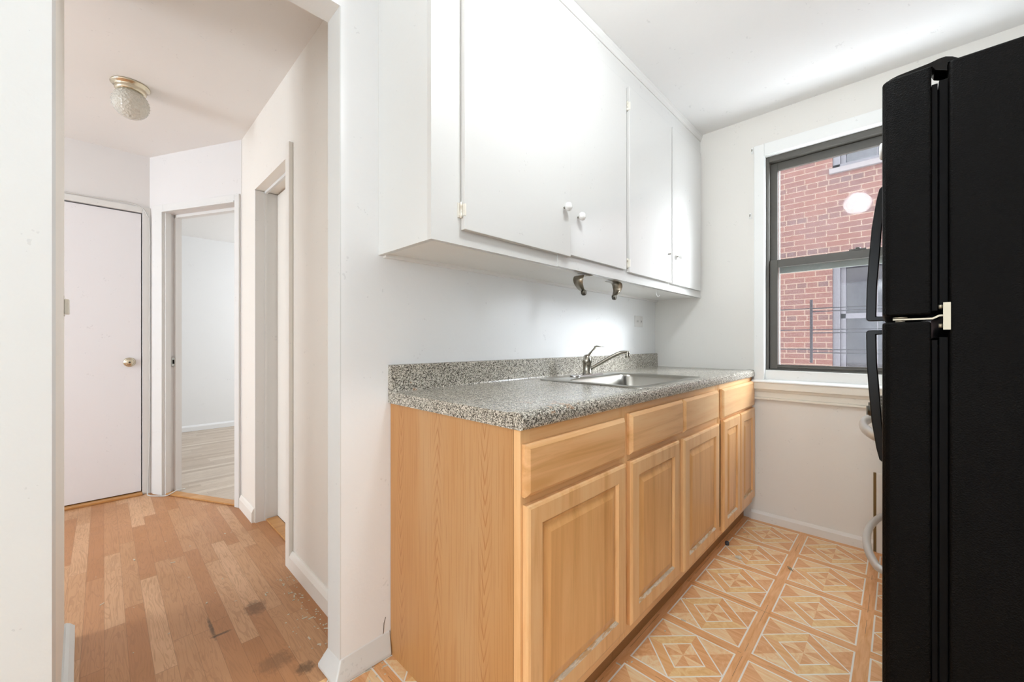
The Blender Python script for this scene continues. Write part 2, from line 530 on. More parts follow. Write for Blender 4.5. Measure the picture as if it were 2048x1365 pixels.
class MB:
    def __init__(s):
        s.v = []
        s.f = []
        s.mi = []
        s.sm = []

    def add(s, vs, fs, mi=0, smooth=False):
        o = len(s.v)
        s.v += [tuple(map(float, p)) for p in vs]
        for i, f in enumerate(fs):
            s.f.append(tuple(o + k for k in f))
            s.mi.append(mi[i] if isinstance(mi, list) else mi)
            s.sm.append(smooth)
        return s

    def box(s, x0, x1, y0, y1, z0, z1, mi=0):
        x0, x1 = sorted((x0, x1)); y0, y1 = sorted((y0, y1)); z0, z1 = sorted((z0, z1))
        v = [(x, y, z) for z in (z0, z1) for y in (y0, y1) for x in (x0, x1)]
        return s.add(v, [(0, 2, 3, 1), (4, 5, 7, 6), (0, 1, 5, 4), (2, 6, 7, 3), (0, 4, 6, 2), (1, 3, 7, 5)], mi)

    def prism(s, pts, vec, mi=0, smooth=False):
        """closed polygon pts (3d) extruded by vec"""
        n = len(pts)
        vec = Vector(vec)
        a = [Vector(p) for p in pts]
        v = a + [p + vec for p in a]
        f = [tuple(range(n)), tuple(range(2 * n - 1, n - 1, -1))]
        s.add(v, f, mi)
        o = len(s.v) - 2 * n
        for i in range(n):
            j = (i + 1) % n
            s.f.append((o + i, o + n + i, o + n + j, o + j)); s.mi.append(mi); s.sm.append(smooth)
        return s

    def poly_xy(s, pts, z0, z1, mi=0):
        return s.prism([(x, y, z0) for x, y in pts], (0, 0, z1 - z0), mi)

    def tube(s, pts, r, seg=14, mi=0, flat=None):
        P = [Vector(p) for p in pts]
        n = len(P)
        rr = r if isinstance(r, (list, tuple)) else [r] * n
        rings = []
        up = None
        for i in range(n):
            t = (P[min(i + 1, n - 1)] - P[max(i - 1, 0)]).normalized()
            if up is None:
                up = Vector((0, 0, 1)) if abs(t.z) < 0.9 else Vector((1, 0, 0))
            u = (up - t * up.dot(t)).normalized()
            w = t.cross(u)
            up = u
            ku, kw = flat if flat else (1, 1)
            rings.append([P[i] + (u * math.cos(2 * math.pi * k / seg) * ku + w * math.sin(2 * math.pi * k / seg) * kw) * rr[i] for k in range(seg)])
        v = [p for ring in rings for p in ring]
        f = []
        for i in range(n - 1):
            for k in range(seg):
                k2 = (k + 1) % seg
                f.append((i * seg + k, i * seg + k2, (i + 1) * seg + k2, (i + 1) * seg + k))
        s.add(v, f, mi, True)
        o = len(s.v) - len(v)
        s.f.append(tuple(o + k for k in range(seg - 1, -1, -1))); s.mi.append(mi); s.sm.append(False)
        s.f.append(tuple(o + (n - 1) * seg + k for k in range(seg))); s.mi.append(mi); s.sm.append(False)
        return s

    def lathe(s, prof, origin, axis='Z', seg=28, mi=0, mod=None):
        """prof: list of (r, h) along axis from origin"""
        O = Vector(origin)
        ax = {'X': (Vector((0, 1, 0)), Vector((0, 0, 1)), Vector((1, 0, 0))),
              'Y': (Vector((0, 0, 1)), Vector((1, 0, 0)), Vector((0, 1, 0))),
              'Z': (Vector((1, 0, 0)), Vector((0, 1, 0)), Vector((0, 0, 1)))}
        a, b, c = ax[axis] if isinstance(axis, str) else axis
        v = []
        for j, (r, h) in enumerate(prof):
            for k in range(seg):
                t = 2 * math.pi * k / seg
                q = r * (mod(j, k, t) if mod else 1)
                v.append(O + a * (q * math.cos(t)) + b * (q * math.sin(t)) + c * h)
        f = []
        for i in range(len(prof) - 1):
            for k in range(seg):
                k2 = (k + 1) % seg
                f.append((i * seg + k, i * seg + k2, (i + 1) * seg + k2, (i + 1) * seg + k))
        s.add(v, f, mi, True)
        o = len(s.v) - len(v)
        s.f.append(tuple(o + k for k in range(seg - 1, -1, -1))); s.mi.append(mi); s.sm.append(False)
        s.f.append(tuple(o + (len(prof) - 1) * seg + k for k in range(seg))); s.mi.append(mi); s.sm.append(False)
        return s

    def loops(s, rects, plane, cap=True, mi_fn=None):
        """rects: list of (a0,a1,b0,b1,depth); plane 'X' maps (a,b,depth)->(depth,a,b); joins successive rectangles"""
        def P(a, b, d):
            return (d, a, b) if plane == 'X' else (a, d, b)
        v = []
        for (a0, a1, b0, b1, d) in rects:
            v += [P(a0, b0, d), P(a1, b0, d), P(a1, b1, d), P(a0, b1, d)]
        f = []
        mi = []
        for i in range(len(rects) - 1):
            for k in range(4):
                k2 = (k + 1) % 4
                f.append((4 * i + k, 4 * i + k2, 4 * i + 4 + k2, 4 * i + 4 + k))
                mi.append(mi_fn(i, k) if mi_fn else 0)
        f.append((3, 2, 1, 0)); mi.append(0)
        if cap:
            o = 4 * (len(rects) - 1)
            f.append((o, o + 1, o + 2, o + 3)); mi.append(0)
        return s.add(v, f, mi)

    def build(s, name, mats, parent=None, bevel=0, seg=2, origin=None):
        me = bpy.data.meshes.new(name)
        if parent is not None:
            o3 = world_loc(parent)
        elif origin is not None:
            o3 = Vector(origin)
        else:
            xs = [p[0] for p in s.v]; ys = [p[1] for p in s.v]; zs = [p[2] for p in s.v]
            o3 = Vector(((min(xs) + max(xs)) / 2, (min(ys) + max(ys)) / 2, min(zs)))
        me.from_pydata([tuple(Vector(p) - o3) for p in s.v], [], s.f)
        bm = bmesh.new()
        bm.from_mesh(me)
        bmesh.ops.recalc_face_normals(bm, faces=bm.faces)
        bm.to_mesh(me)
        bm.free()
        for m in (mats if isinstance(mats, (list, tuple)) else [mats]):
            me.materials.append(m)
        for p, mi, sm in zip(me.polygons, s.mi, s.sm):
            p.material_index = mi
            p.use_smooth = sm
        o = bpy.data.objects.new(name, me)
        COL.objects.link(o)
        if parent is not None:
            o.parent = parent
        else:
            o.location = o3
        if bevel:
            b = o.modifiers.new('bevel', 'BEVEL')
            b.width = bevel
            b.segments = seg
            b.limit_method = 'ANGLE'
            b.angle_limit = R(40)
            b.harden_normals = True
        return o


def world_loc(o):
    v = Vector(o.location)
    while o.parent is not None:
        o = o.parent
        v = v + Vector(o.location)
    return v


def thing(name, label, cat, loc, group=None):
    o = bpy.data.objects.new(name, None)
    o.empty_display_size = 0.05
    COL.objects.link(o)
    o.location = loc
    o['label'] = label
    o['category'] = cat
    if group:
        o['group'] = group
    return o


def tag(o, label, cat, group=None, kind=None):
    o['label'] = label
    o['category'] = cat
    if group:
        o['group'] = group
    if kind:
        o['kind'] = kind
    return o


def struct(o, label=None, cat=None):
    o['kind'] = 'structure'
    if label:
        o['label'] = label
    if cat:
        o['category'] = cat
    return o


def box(name, x0, x1, y0, y1, z0, z1, mat, parent=None, bevel=0):
    return MB().box(x0, x1, y0, y1, z0, z1).build(name, mat, parent, bevel)


# ------------------------------------------------------------------ the setting
XW, YW = -1.275, 2.797          # counter wall, window wall
ZK, ZH = 2.472, 2.42            # kitchen and hall ceilings
XR = 0.76                       # right kitchen wall
YB = -4.0                      # dining end behind the camera
XH = -1.372                     # hall face of the kitchen wall
YO = 0.529                      # edge of the opening
HY = 0.637                      # right wall of the hall
ZO = 2.157                      # opening head

# floors
struct(box('floor_kitchen', -1.33, XR + .1, YB - .1, YW + .1, -0.06, 0.0, M['vinyl']),
       'tan diamond-patterned vinyl floor of the kitchen', 'floor')
hallp = [(-1.33, -3.3), (-1.33, 0.76 + .06), (-3.12, 0.76 + .06), (-3.14, .66), (-3.16, 0.655), (-3.92, 0.265), (-3.98, .2), (-3.98, -3.3)]
struct(MB().poly_xy(hallp, -0.06, 0.0).build('floor_hall', M['oak']), 'worn orange oak strip floor of the hallway', 'floor')
ang = Vector((0.88950333, 0.4569287, 0))
nrm = Vector((-0.4569287, 0.88950333, 0))
AA = Vector((-3.88, 0.235, 0))


def aw(s_, off, z):
    p = AA + ang * s_ + nrm * off
    return (p.x, p.y, z)


struct(MB().poly_xy([(-6.3, -1.5), (-3.99, -1.5), (-3.99, .2), aw(-.05, .04, 0)[:2], aw(.87, .04, 0)[:2], (-3.1, .83), (-3.1, 3.2), (-6.3, 3.2)], -0.06, -0.001).build('floor_bedroom', M['pale_oak']),
       'pale wood floor of the room beyond the doorway', 'floor')
# ceilings
struct(box('ceiling_kitchen', XH, XR + .1, YB - .1, YW + .1, ZK, ZK + .06, M['ceiling']), 'white kitchen ceiling', 'ceiling')
struct(box('ceiling_hall', -4.0, XH, -3.3, 0.83, ZH, ZH + .06, M['hall_ceiling']), 'off-white hallway ceiling', 'ceiling')
struct(MB().poly_xy([(-6.3, -1.5), (-4.0, -1.5), (-4.0, .83), (-3.05, .83), (-3.05, 3.2), (-6.3, 3.2)], 2.375, 2.43).build('ceiling_bedroom', M['ceiling']),
       'ceiling of the room beyond the doorway', 'ceiling')

# counter wall with the opening to the hall
w = MB()
w.box(XH, XW, YO, YW + .1, 0, ZK)
w.box(XH, XW, -0.075, YO, ZO, ZK)
o = w.build('wall_left', M['kitchen_wall'])
struct(o, 'white painted wall behind the kitchen counter', 'wall')
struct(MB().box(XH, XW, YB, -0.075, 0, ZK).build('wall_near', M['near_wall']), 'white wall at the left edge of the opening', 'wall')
# worn plaster corner on the opening edge
b = MB()
b.box(XH, XW, YO - .004, YO, 0, ZO)
struct(b.build('trim_1', M['near_wall']), 'painted jamb face of the opening between kitchen and hallway', 'trim')
# window wall with opening
wx0, wx1, wz0, wz1 = -0.60, 0.31, 0.84, 2.24
w = MB()
w.box(XW, wx0, YW, YW + .12, 0, ZK)
w.box(wx1, XR, YW, YW + .12, 0, ZK)
w.box(wx0, wx1, YW, YW + .12, 0, wz0)
w.box(wx0, wx1, YW, YW + .12, wz1, ZK)
struct(w.build('wall_window', M['window_wall']), 'cream-white wall around the kitchen window', 'wall')
w = MB()
w.box(XR, XR + .1, YB, -3.0, 0, ZK)
w.box(XR, XR + .1, -1.6, YW + .12, 0, ZK)
w.box(XR, XR + .1, -3.0, -1.6, 0, .7)
w.box(XR, XR + .1, -3.0, -1.6, 2.2, ZK)
struct(w.build('wall_right', M['kitchen_wall']), 'white wall behind the refrigerator', 'wall')
# wall behind the camera with an opening added for the fill lamp
w = MB()
w.box(XH, -.8, YB - .1, YB, 0, ZK)
w.box(0.6, XR + .1, YB - .1, YB, 0, ZK)
w.box(-.8, .6, YB - .1, YB, 0, .7)
w.box(-.8, .6, YB - .1, YB, 2.2, ZK)
struct(w.build('wall_back', M['kitchen_wall']), 'wall behind the photographer with an added opening for the fill lamp', 'wall')
# hall left wall (thick, slightly skewed)
w = MB()
w.poly_xy([(XH, -0.0765), (-2.17, -0.098), (-2.17, -.2), (XH, -.2)], 0, ZH)
struct(w.build('wall_hall_left', M['cream']), 'cream hallway wall at the left', 'wall')
struct(box('wall_living_right', -1.47, XH, -3.2, -.2, 0, ZH, M['cream']), 'wall of the living area', 'wall')
w = MB()
w.box(-4.0, -3.4, -3.2, -3.1, 0, ZH)
w.box(-2.1, XH, -3.2, -3.1, 0, ZH)
w.box(-3.4, -2.1, -3.2, -3.1, 0, .8)
w.box(-3.4, -2.1, -3.2, -3.1, 2.2, ZH)
struct(w.build('wall_living_back', M['cream']), 'living area wall with a window', 'wall')
# end wall with closet door
w = MB()
w.box(-3.98, -3.88, 0.196, 0.236, 0, ZH)
w.box(-3.98, -3.88, -0.57, 0.196, 2.012, ZH)
w.box(-3.98, -3.88, -3.2, -0.57, 0, ZH)
w.box(-4.0, -3.965, -0.57, 0.196, 0, 2.012)
struct(w.build('wall_hall_end', M['hall_wall']), 'white wall at the end of the hallway', 'wall')
# angled wall with doorway
w = MB()


def awbox(mb, s0, s1, o0, o1, z0, z1):
    mb.prism([aw(s0, o0, z0), aw(s1, o0, z0), aw(s1, o1, z0), aw(s0, o1, z0)], (0, 0, z1 - z0))


S0, S1, ZD = 0.152, 0.827, 2.008
awbox(w, 0.0, S0, 0, .10, 0, ZH)
awbox(w, S1, 0.875, 0, .10, 0, ZH)
awbox(w, S0, S1, 0, .10, ZD, ZH)
struct(w.build('wall_hall_angled', M['hall_wall']), 'angled hallway wall around the open doorway', 'wall')
# right hall wall
w = MB()
w.box(-3.115, -2.78, HY, HY + .14, 0, ZH)
w.box(-2.78, -2.142, HY, HY + .14, 2.005, ZH)
w.box(-2.142, XH, HY, HY + .14, 0, ZH)
w.box(-2.80, -2.10, HY + .14, HY + .2, 0, ZH)
struct(w.build('wall_hall_right', M['cream']), 'warm cream wall along the right of the hallway', 'wall')
# bedroom walls
struct(box('wall_bedroom_far', -6.3, -6.2, -1.5, 3.2, 0, 2.38, M['room_wall']), 'bright white wall of the room beyond the doorway', 'wall')
w = MB()
w.box(-6.2, -5.8, 3.05, 3.15, 0, 2.38)
w.box(-4.2, -3.0, 3.05, 3.15, 0, 2.38)
w.box(-5.8, -4.2, 3.05, 3.15, 0, .75)
w.box(-5.8, -4.2, 3.05, 3.15, 2.25, 2.38)
struct(w.build('wall_bedroom_window', M['room_wall']), 'bedroom wall with a window', 'wall')
struct(box('wall_bedroom_left', -6.3, -4.0, -1.5, -1.4, 0, 2.38, M['room_wall']), 'side wall of the bedroom', 'wall')
struct(box('wall_bedroom_right', -3.1, -3.0, .84, 3.05, 0, 2.38, M['room_wall']), 'near wall of the bedroom', 'wall')

# unseen sheets added behind the area lamps to keep world light out
M['baffle'] = paint('baffle_white', 'eeeeea', 0.8, 0.1)
for nm, b6 in (('sky_baffle_1', (-.8, .6, YB - .08, YB - .07, .7, 2.2)), ('sky_baffle_2', (XR + .07, XR + .08, -3.0, -1.6, .7, 2.2)),
               ('sky_baffle_3', (-3.4, -2.1, -3.195, -3.185, .8, 2.2)), ('sky_baffle_4', (-5.8, -4.2, 3.13, 3.14, .75, 2.25))):
    struct(box(nm, *b6, M['baffle']), 'added white blind in an adjoining room', 'window')

# baseboards
def skirting(name, x0, y0, x1, y1, h, t, mat, label, sx, sy):
    """along the line (x0,y0)-(x1,y1); sx,sy = outward direction"""
    prof = [(0, 0), (t, 0), (t, h * .72), (t * .55, h * .92), (t * .2, h), (0, h)]
    d = Vector((x1 - x0, y1 - y0, 0))
    pts = [(x0 + sx * a, y0 + sy * a, b) for a, b in prof]
    return struct(MB().prism(pts, d).build(name, mat), label, 'baseboard')


skirting('baseboard_window', -0.66, YW, -0.1, YW, .058, .012, M['window_wall'], 'low painted baseboard under the window', 0, -1)
skirting('baseboard_hall_right', -2.088, HY, XH, HY, .085, .018, M['cream'], 'painted baseboard along the near cream hallway wall', 0, -1)
skirting('baseboard_hall_corner', -3.10, HY, -2.785, HY, .085, .016, M['cream'], 'short baseboard between the two hallway doors', 0, -1)
skirting('baseboard_hall_left', XH + .0, -.078, -2.17, -.098, .065, .026, M['near_wall'], 'thick painted baseboard at the left of the hallway', 0, 1)
skirting('baseboard_bedroom', -6.2, -1.4, -6.2, 3.05, .07, .015, M['room_wall'], 'white baseboard in the room beyond the doorway', 1, 0)
# plaster foot of the opening jamb, with its raked shoulders
b = MB()
fo_ = [(XH - .022, YO - .030), (XW + .014, YO - .024), (XW + .014, .70), (XH - .022, .635)]
ti_ = [(XH - .002, YO - .003), (XW + .002, YO - .003), (XW + .002, .70), (XH - .002, .635)]
b.add([(x, y, 0) for x, y in fo_] + [(x, y, .014) for x, y in fo_] + [(x, y, z) for (x, y), z in zip(ti_, (.066, .078, .085, .066))],
      [(0, 1, 2, 3)] + [(k, (k + 1) % 4, 4 + (k + 1) % 4, 4 + k) for k in range(4)] + [(4 + k, 4 + (k + 1) % 4, 8 + (k + 1) % 4, 8 + k) for k in range(4)] + [(8, 9, 10, 11)])
struct(b.build('baseboard_jamb', M['near_wall'], bevel=.006), 'chipped painted baseboard wrapped round the foot of the opening', 'baseboard')

ck = MB()
for (ya, za, yb_, zb_) in ((.682, .135, .676, .118), (.676, .118, .674, .085), (.674, .085, .664, .060), (.664, .060, .655, .052)):
    ck.prism([(XW + .0002, ya - .0012, za), (XW + .0002, ya + .0012, za), (XW + .0002, yb_ + .0012, zb_), (XW + .0002, yb_ - .0012, zb_)], (.0006, 0, 0))
struct(ck.build('trim_10', plain('crack_grime', '6b5f52', .9)), 'thin dark crack in the paint low on the wall beside the base cabinet', 'crack')

# door 1: closet door in the end wall
d1 = thing('door_1', 'flat white closet door at the end of the hallway', 'door', (-3.9, -0.18, 0.0))
d1['kind'] = 'structure'
box('panel', -3.925, -3.889, -0.56, 0.190, 0.022, 2.004, M['doorw'], d1, .002)
kn = MB()
kn.lathe([(0.033, 0), (0.033, .004), (0.028, .009), (0.014, .012), (0.013, .014), (0.022, .017), (0.024, .022), (0.018, .026), (0.004, .027)], (-3.889, 0.130, .946), 'X', 32)
kn.build('door_knob', M['brass'], d1)
MB().lathe([(.006, 0), (.006, .003)], (-3.863, .130, .946), 'X', 12).build('keyhole', M['dark_metal'], d1)
w = MB()
w.box(-3.88, -3.868, 0.196, 0.240, 0, 2.052)
w.box(-3.88, -3.868, -0.60, 0.196, 2.010, 2.052)
struct(w.build('trim_2', M['trimw'], bevel=.003), 'narrow white casing of the closet door', 'trim')
struct(box('trim_3', -3.965, -3.845, -0.57, 0.196, 0, .016, M['oak_strip'], None, .004), 'oak threshold under the closet door', 'trim')

# doorway casing on the angled wall
w = MB()
awbox(w, 0.045, S0, -.012, 0, 0, 2.062)
awbox(w, S0 - .012, S0, -.018, -.012, 0, ZD)
awbox(w, S1, 0.866, -.012, 0, 0, 2.062)
awbox(w, S0, S1, -.012, 0, ZD, 2.062)
awbox(w, S0, S1, -.018, -.012, ZD, ZD + .012)
struct(w.build('trim_4', M['trimw'], bevel=.002), 'white casing around the open doorway', 'trim')
w = MB()
awbox(w, S0, S0 + .012, .0, .035, 0, ZD)
awbox(w, S0, S0 + .02, .06, .10, 0, ZD)
awbox(w, S0, S1, .06, .10, ZD - .02, ZD)
awbox(w, S1 - .012, S1, .0, .10, 0, ZD)
struct(w.build('trim_5', M['trimw']), 'white inner jamb and stop of the open doorway', 'trim')
w = MB()
awbox(w, S0, S1, .0, .06, 0, .012)
struct(w.build('trim_6', M['oak_strip'], bevel=.004), 'oak threshold strip of the open doorway', 'trim')
t = thing('strike_plate', 'small metal strike plate on the left jamb of the open doorway', 'strike plate', aw(S0 + .012, .045, .90))
mb = MB(); awbox(mb, S0 + .0122, S0 + .0142, .036, .058, .915, .975); mb.build('plate', M['steel'], t)
mb = MB(); awbox(mb, S0 + .0143, S0 + .0146, .042, .054, .93, .96); mb.build('latch_hole', M['rubber'], t)

# door 2: recessed door in the cream wall
d2 = thing('door_2', 'cream door set deep in the right wall of the hallway', 'door', (-2.46, HY + .125, 0))
d2['kind'] = 'structure'
box('panel', -2.772, -2.150, HY + .119, HY + .14, 0.012, 1.998, M['cream'], d2)
w = MB()
w.box(-2.78, -2.772, HY + .0, HY + .12, 0, 2.0)
w.box(-2.786, -2.766, HY + .05, HY + .062, 0, 1.995)
w.box(-2.78, -2.142, HY + .05, HY + .062, 1.990, 2.005)
struct(w.build('trim_7', M['trimw']), 'white jamb and bead of the recessed hallway door', 'trim')
struct(box('trim_8', -2.142, -2.088, HY - .019, HY, 0.0, 2.047, M['cream'], None, .002), 'cream strip casing standing on the near side of the recessed door', 'trim')
struct(box('trim_9', -2.77, -2.15, HY + .055, HY + .119, 0, .01, M['oak_strip'], None, .003), 'oak threshold of the recessed hallway door', 'trim')

# hallway cable
import functools


def ray(u, v):
    k = (u - 1024) / 796.87
    return Vector((-math.sin(TH) + k * math.cos(TH), math.cos(TH) + k * math.sin(TH), -(v - 685.15) / 796.87))


def spline(pts, n=8):
    P = [Vector(p) for p in pts]
    P = [P[0]] + P + [P[-1]]
    out = []
    for i in range(1, len(P) - 2):
        for k in range(n):
            t = k / n
            a, b, c, d = P[i - 1], P[i], P[i + 1], P[i + 2]
            out.append(0.5 * ((2 * b) + (c - a) * t + (2 * a - 5 * b + 4 * c - d) * t * t + (3 * b - a - 3 * c + d) * t ** 3))
    out.append(P[-2])
    return out


cp = [(-3.863, -.62, 2.060), (-3.863, -.20, 2.058), (-3.863, .02, 2.062), (-3.863, .12, 2.064), (-3.862, .19, 2.045), (-3.861, .222, 1.99), (-3.861, .233, 1.9), (-3.861, .233, 1.2), (-3.861, .233, .45),
      (-3.861, .225, .10), (-3.852, .222, .02), (-3.80, .225, .004), (-3.73, .28, .004), (-3.70, .315, .006), (-3.70, .345, .018), (-3.72, .37, .022), (-3.76, .42, .012)]
tag(MB().tube(spline(cp), .0035, 8).build('cable', M['cable']), 'thin white cable running over the closet door and down the corner to the floor', 'cable')

# switch on the left hall wall
t = thing('wall_switch', 'small cream switch box on the hallway wall left of the closet door', 'switch', (-2.09, -.0965, 1.215))
box('plate', -2.12, -2.06, -.0985, -.094, 1.178, 1.248, M['cream'], t, .001)
box('switch_body', -2.115, -2.065, -.094, -.082, 1.184, 1.236, M['sill'], t, .003)

# hallway ceiling lamp
t = thing('ceiling_lamp', 'small textured glass ceiling lamp with a pale metal base in the hallway', 'lamp', (-2.86, .10, ZH))
MB().lathe([(0.020, 0), (.076, 0), (.078, -.006), (.074, -.010), (.062, -.014), (.060, -.022), (.062, -.032), (.056, -.042), (.03, -.044)], (-2.86, .10, ZH), 'Z', 40).build('lamp_base', M['brass'], t)
prof = []
for i in range(30):
    a = i / 29
    ph = math.pi * (0.17 + 0.83 * a)
    prof.append((max(.0735 * math.sin(ph) ** 0.85, .002), -.036 - (.115 * (1 - math.cos(ph)) / 2 - .115 * (1 - math.cos(math.pi * .17)) / 2) - .03 * a))
MB().lathe(prof, (-2.86, .10, ZH), 'Z', 60, mod=lambda j, k, tt: 1 + (.035 if 3 < j < 24 and (k + j) % 3 == 0 and j % 2 == 0 else 0)).build('glass_globe', M['lamp_glass'], t)

# kitchen ceiling lamp, above the frame (it is what lights the kitchen and shows in the window pane)
t = thing('kitchen_ceiling_lamp', 'lit round glass ceiling lamp of the kitchen reflected in the upper window pane', 'lamp', (-.28, .97, ZK))
MB().lathe([(.03, 0), (.12, 0), (.12, -.02), (.10, -.03), (.05, -.032)], (-.28, .97, ZK), 'Z', 32).build('lamp_base', M['brass'], t)
MB().lathe([(.05, -.033)] + [(max(.004, .10 * math.sin(R(q))), -.120 + .090 * math.cos(R(q))) for q in range(28, 181, 8)], (-.28, .97, ZK), 'Z', 32).build('glass_globe', M['bulb'], t)

# ------------------------------------------------------------------ kitchen window
wn = thing('window_1', 'dark-framed sash window with white casing looking onto a brick wall', 'window', (-.145, YW, wz0))
wn['kind'] = 'structure'
w = MB()
w.box(-.642, -.588, YW - .016, YW, .855, 2.285)
w.box(-.600, -.588, YW, YW + .04, .855, 2.215)
w.box(.298, .352, YW - .016, YW, .855, 2.285)
w.box(.298, .310, YW, YW + .04, .855, 2.215)
w.box(-.588, .298, YW - .016, YW, 2.215, 2.285)
w.box(-.600, .31, YW, YW + .04, 2.213, 2.240)
w.build('casing', M['win_white'], wn, .003)
w = MB()
w.prism([(-.650, YW - .045, .845), (-.650, YW + .04, .845), (-.650, YW + .04, .868), (-.650, YW - .038, .858), (-.650, YW - .045, .852)], (1.02, 0, 0))
w.box(-.588, .298, YW + .01, YW + .045, .86, .918)
w.build('stool', M['win_white'], wn, .002)
w = MB()
w.box(-.650, .36, YW - .040, YW, .805, .845)
w.box(-.650, .36, YW - .022, YW, .788, .805)
w.box(-.650, .36, YW - .017, YW, .755, .788)
w.box(-.650, .36, YW - .024, YW, .742, .755)
w.build('apron', M['sill'], wn, .002)
# outer dark frame
w = MB()
w.box(-.588, -.572, YW + .03, YW + .11, .915, 2.215)
w.box(.282, .298, YW + .03, YW + .11, .915, 2.215)
w.box(-.572, .282, YW + .03, YW + .11, 2.182, 2.215)
w.box(-.572, .282, YW + .03, YW + .11, .915, .925)
w.build('outer_frame', M['frame_dark'], wn, .002)
sa = MB()
sa.box(-.572, -.536, YW + .075, YW + .10, 1.56, 2.182)
sa.box(.246, .282, YW + .075, YW + .10, 1.56, 2.182)
sa.box(-.536, .246, YW + .075, YW + .10, 2.135, 2.182)
sa.box(-.536, .246, YW + .075, YW + .10, 1.56, 1.59)
o = sa.build('upper_sash', M['frame_dark'], wn, .002)
box('upper_pane', -.536, .246, YW + .086, YW + .089, 1.59, 2.135, M['glass_upper'], o)
sa = MB()
sa.box(-.570, -.530, YW + .045, YW + .072, .925, 1.585)
sa.box(.240, .280, YW + .045, YW + .072, .925, 1.585)
sa.box(-.530, .240, YW + .045, YW + .072, .925, .952)
sa.box(-.530, .240, YW + .045, YW + .072, 1.540, 1.585)
sa.box(-.530, .240, YW + .038, YW + .045, .934, .942)
o2 = sa.build('lower_sash', M['frame_dark'], wn, .002)
box('lower_pane', -.530, .240, YW + .056, YW + .059, .952, 1.540, M['glass_lower'], o2)
w = MB()
w.box(-.534, -.529, YW + .1, YW + .112, .925, 2.14)
w.build('storm_edge', M['win_white'], wn)
box('storm_rail', -.534, .246, YW + .102, YW + .112, 1.508, 1.556, plain('grey_green_rail', '8d938c', 0.5), wn)
MB().box(-.2, -.13, YW + .044, YW + .07, 1.585, 1.592).lathe([(.012, 0), (.012, .008)], (-.165, YW + .06, 1.592), 'Z', 14).build('sash_lock', M['frame_dark'], wn)

# guard rail outside
t = thing('window_guard', 'black metal guard rails outside the lower window pane', 'railing', (-.43, 3.4, .94))
box('post', -.445, -.430, 3.392, 3.400, .946, 1.378, M['black_tr'], t)
for z, dbl in ((1.318, 1), (1.172, 1), (1.037, 1)):
    MB().box(-1.25, .9, 3.402, 3.408, z - .003, z + .003).build('bar', M['black_tr'], t)
    MB().box(-.430, .9, 3.395, 3.401, z - .025, z - .019).build('bar', M['black_tr'], t)
for x in (-1.25, .9):
    MB().box(x - .01, x + .01, 2.93, 3.41, 1.3, 1.32).build('wall_arm', M['black_tr'], t)

# building opposite
YBK = 6.1
t = thing('brick_building', 'red brick building opposite with two grey-framed windows', 'building', (-.2, YBK, -1.5))
w = MB()
wins = [(-.581, .52, .35, 2.04), (-.581, .52, 3.16, 4.6)]
w.box(-4.5, -.581, YBK, YBK + .3, -1.5, 5.0)
w.box(.52, 2.6, YBK, YBK + .3, -1.5, 5.0)
w.box(-.581, .52, YBK, YBK + .3, -1.5, .35)
w.box(-.581, .52, YBK, YBK + .3, 2.04, 3.16)
w.box(-.581, .52, YBK, YBK + .3, 4.6, 5.0)
w.build('brick_wall', M['brick'], t)
for (a, b_, z0, z1) in wins:
    f = MB()
    zm = z0 + (z1 - z0) * .62 if z0 < 1 else (z0 + z1) / 2
    f.box(a, a + .07, YBK + .02, YBK + .1, z0, z1)
    f.box(b_ - .07, b_, YBK + .02, YBK + .1, z0, z1)
    f.box(a, b_, YBK + .02, YBK + .1, z1 - .06, z1)
    f.box(a, b_, YBK + .02, YBK + .1, z0, z0 + .05)
    f.box(a + .07, a + .12, YBK + .06, YBK + .12, z0, z1)
    f.box(b_ - .12, b_ - .07, YBK + .06, YBK + .12, z0, z1)
    f.box(a + .07, b_ - .07, YBK + .06, YBK + .12, zm - .03, zm + .03)
    f.box((a + b_) / 2 - .16, (a + b_) / 2 - .15, YBK + .08, YBK + .12, z0, z1)
    fo = f.build('window', M['out_frame'], t, .003)
    box('pane', a + .05, b_ - .05, YBK + .11, YBK + .12, z0 + .02, z1 - .02, M['out_glass'], fo)
    box('sill', a - .03, b_ + .03, YBK - .04, YBK + .05, z0 - .06, z0, M['out_sill'], t, .004)

# wall items by the window
for nm, y, lab in (('curtain_hook', 2.266, 'small painted curtain bracket at the top left corner of the window casing'),
                   ('curtain_hook', 1.868, 'small painted hook plate on the wall left of the window at mid height')):
    x = -.654 if y > 2 else -.664
    t = thing(nm, lab, 'hook', (x, YW, y), 'curtain hooks beside the window')
    box('plate', x - .006, x + .006, YW - .003, YW, y - .018, y + .018, M['win_white'], t, .001)
    MB().tube([(x, YW - .003, y + .006), (x, YW - .014, y + .006), (x, YW - .016, y - .006)], .0025, 8).build('hook', M['nickel'], t)
t = thing('access_panel', 'white panel at the foot of the window wall with a dark gap along its edge', 'panel', (.1, YW, 0))
box('board', -.088, .30, YW - .012, YW, 0.0, .41, M['window_wall'], t, .002)
box('gap_strip', -.100, -.089, YW - .004, YW, 0.0, .41, plain('brown_gap', '7a5f35', 0.9, 0, 40, .5), t)

# outlet above the counter
t = thing('wall_outlet', 'white electrical outlet on the wall above the far end of the counter', 'outlet', (XW, 2.54, 1.19))
box('cover_plate', XW, XW + .006, 2.483, 2.597, 1.192, 1.265, M['trimw'], t, .002)
for y in (2.513, 2.567):
    o = MB().lathe([(.016, 0), (.016, .0085)], (XW, y, 1.2285), 'X', 20).build('socket', M['trimw'], t)
    for q in (-.005, .005):
        box('slot', XW + .0086, XW + .0090, y + q - .001, y + q + .001, 1.222, 1.234, M['rubber'], o)

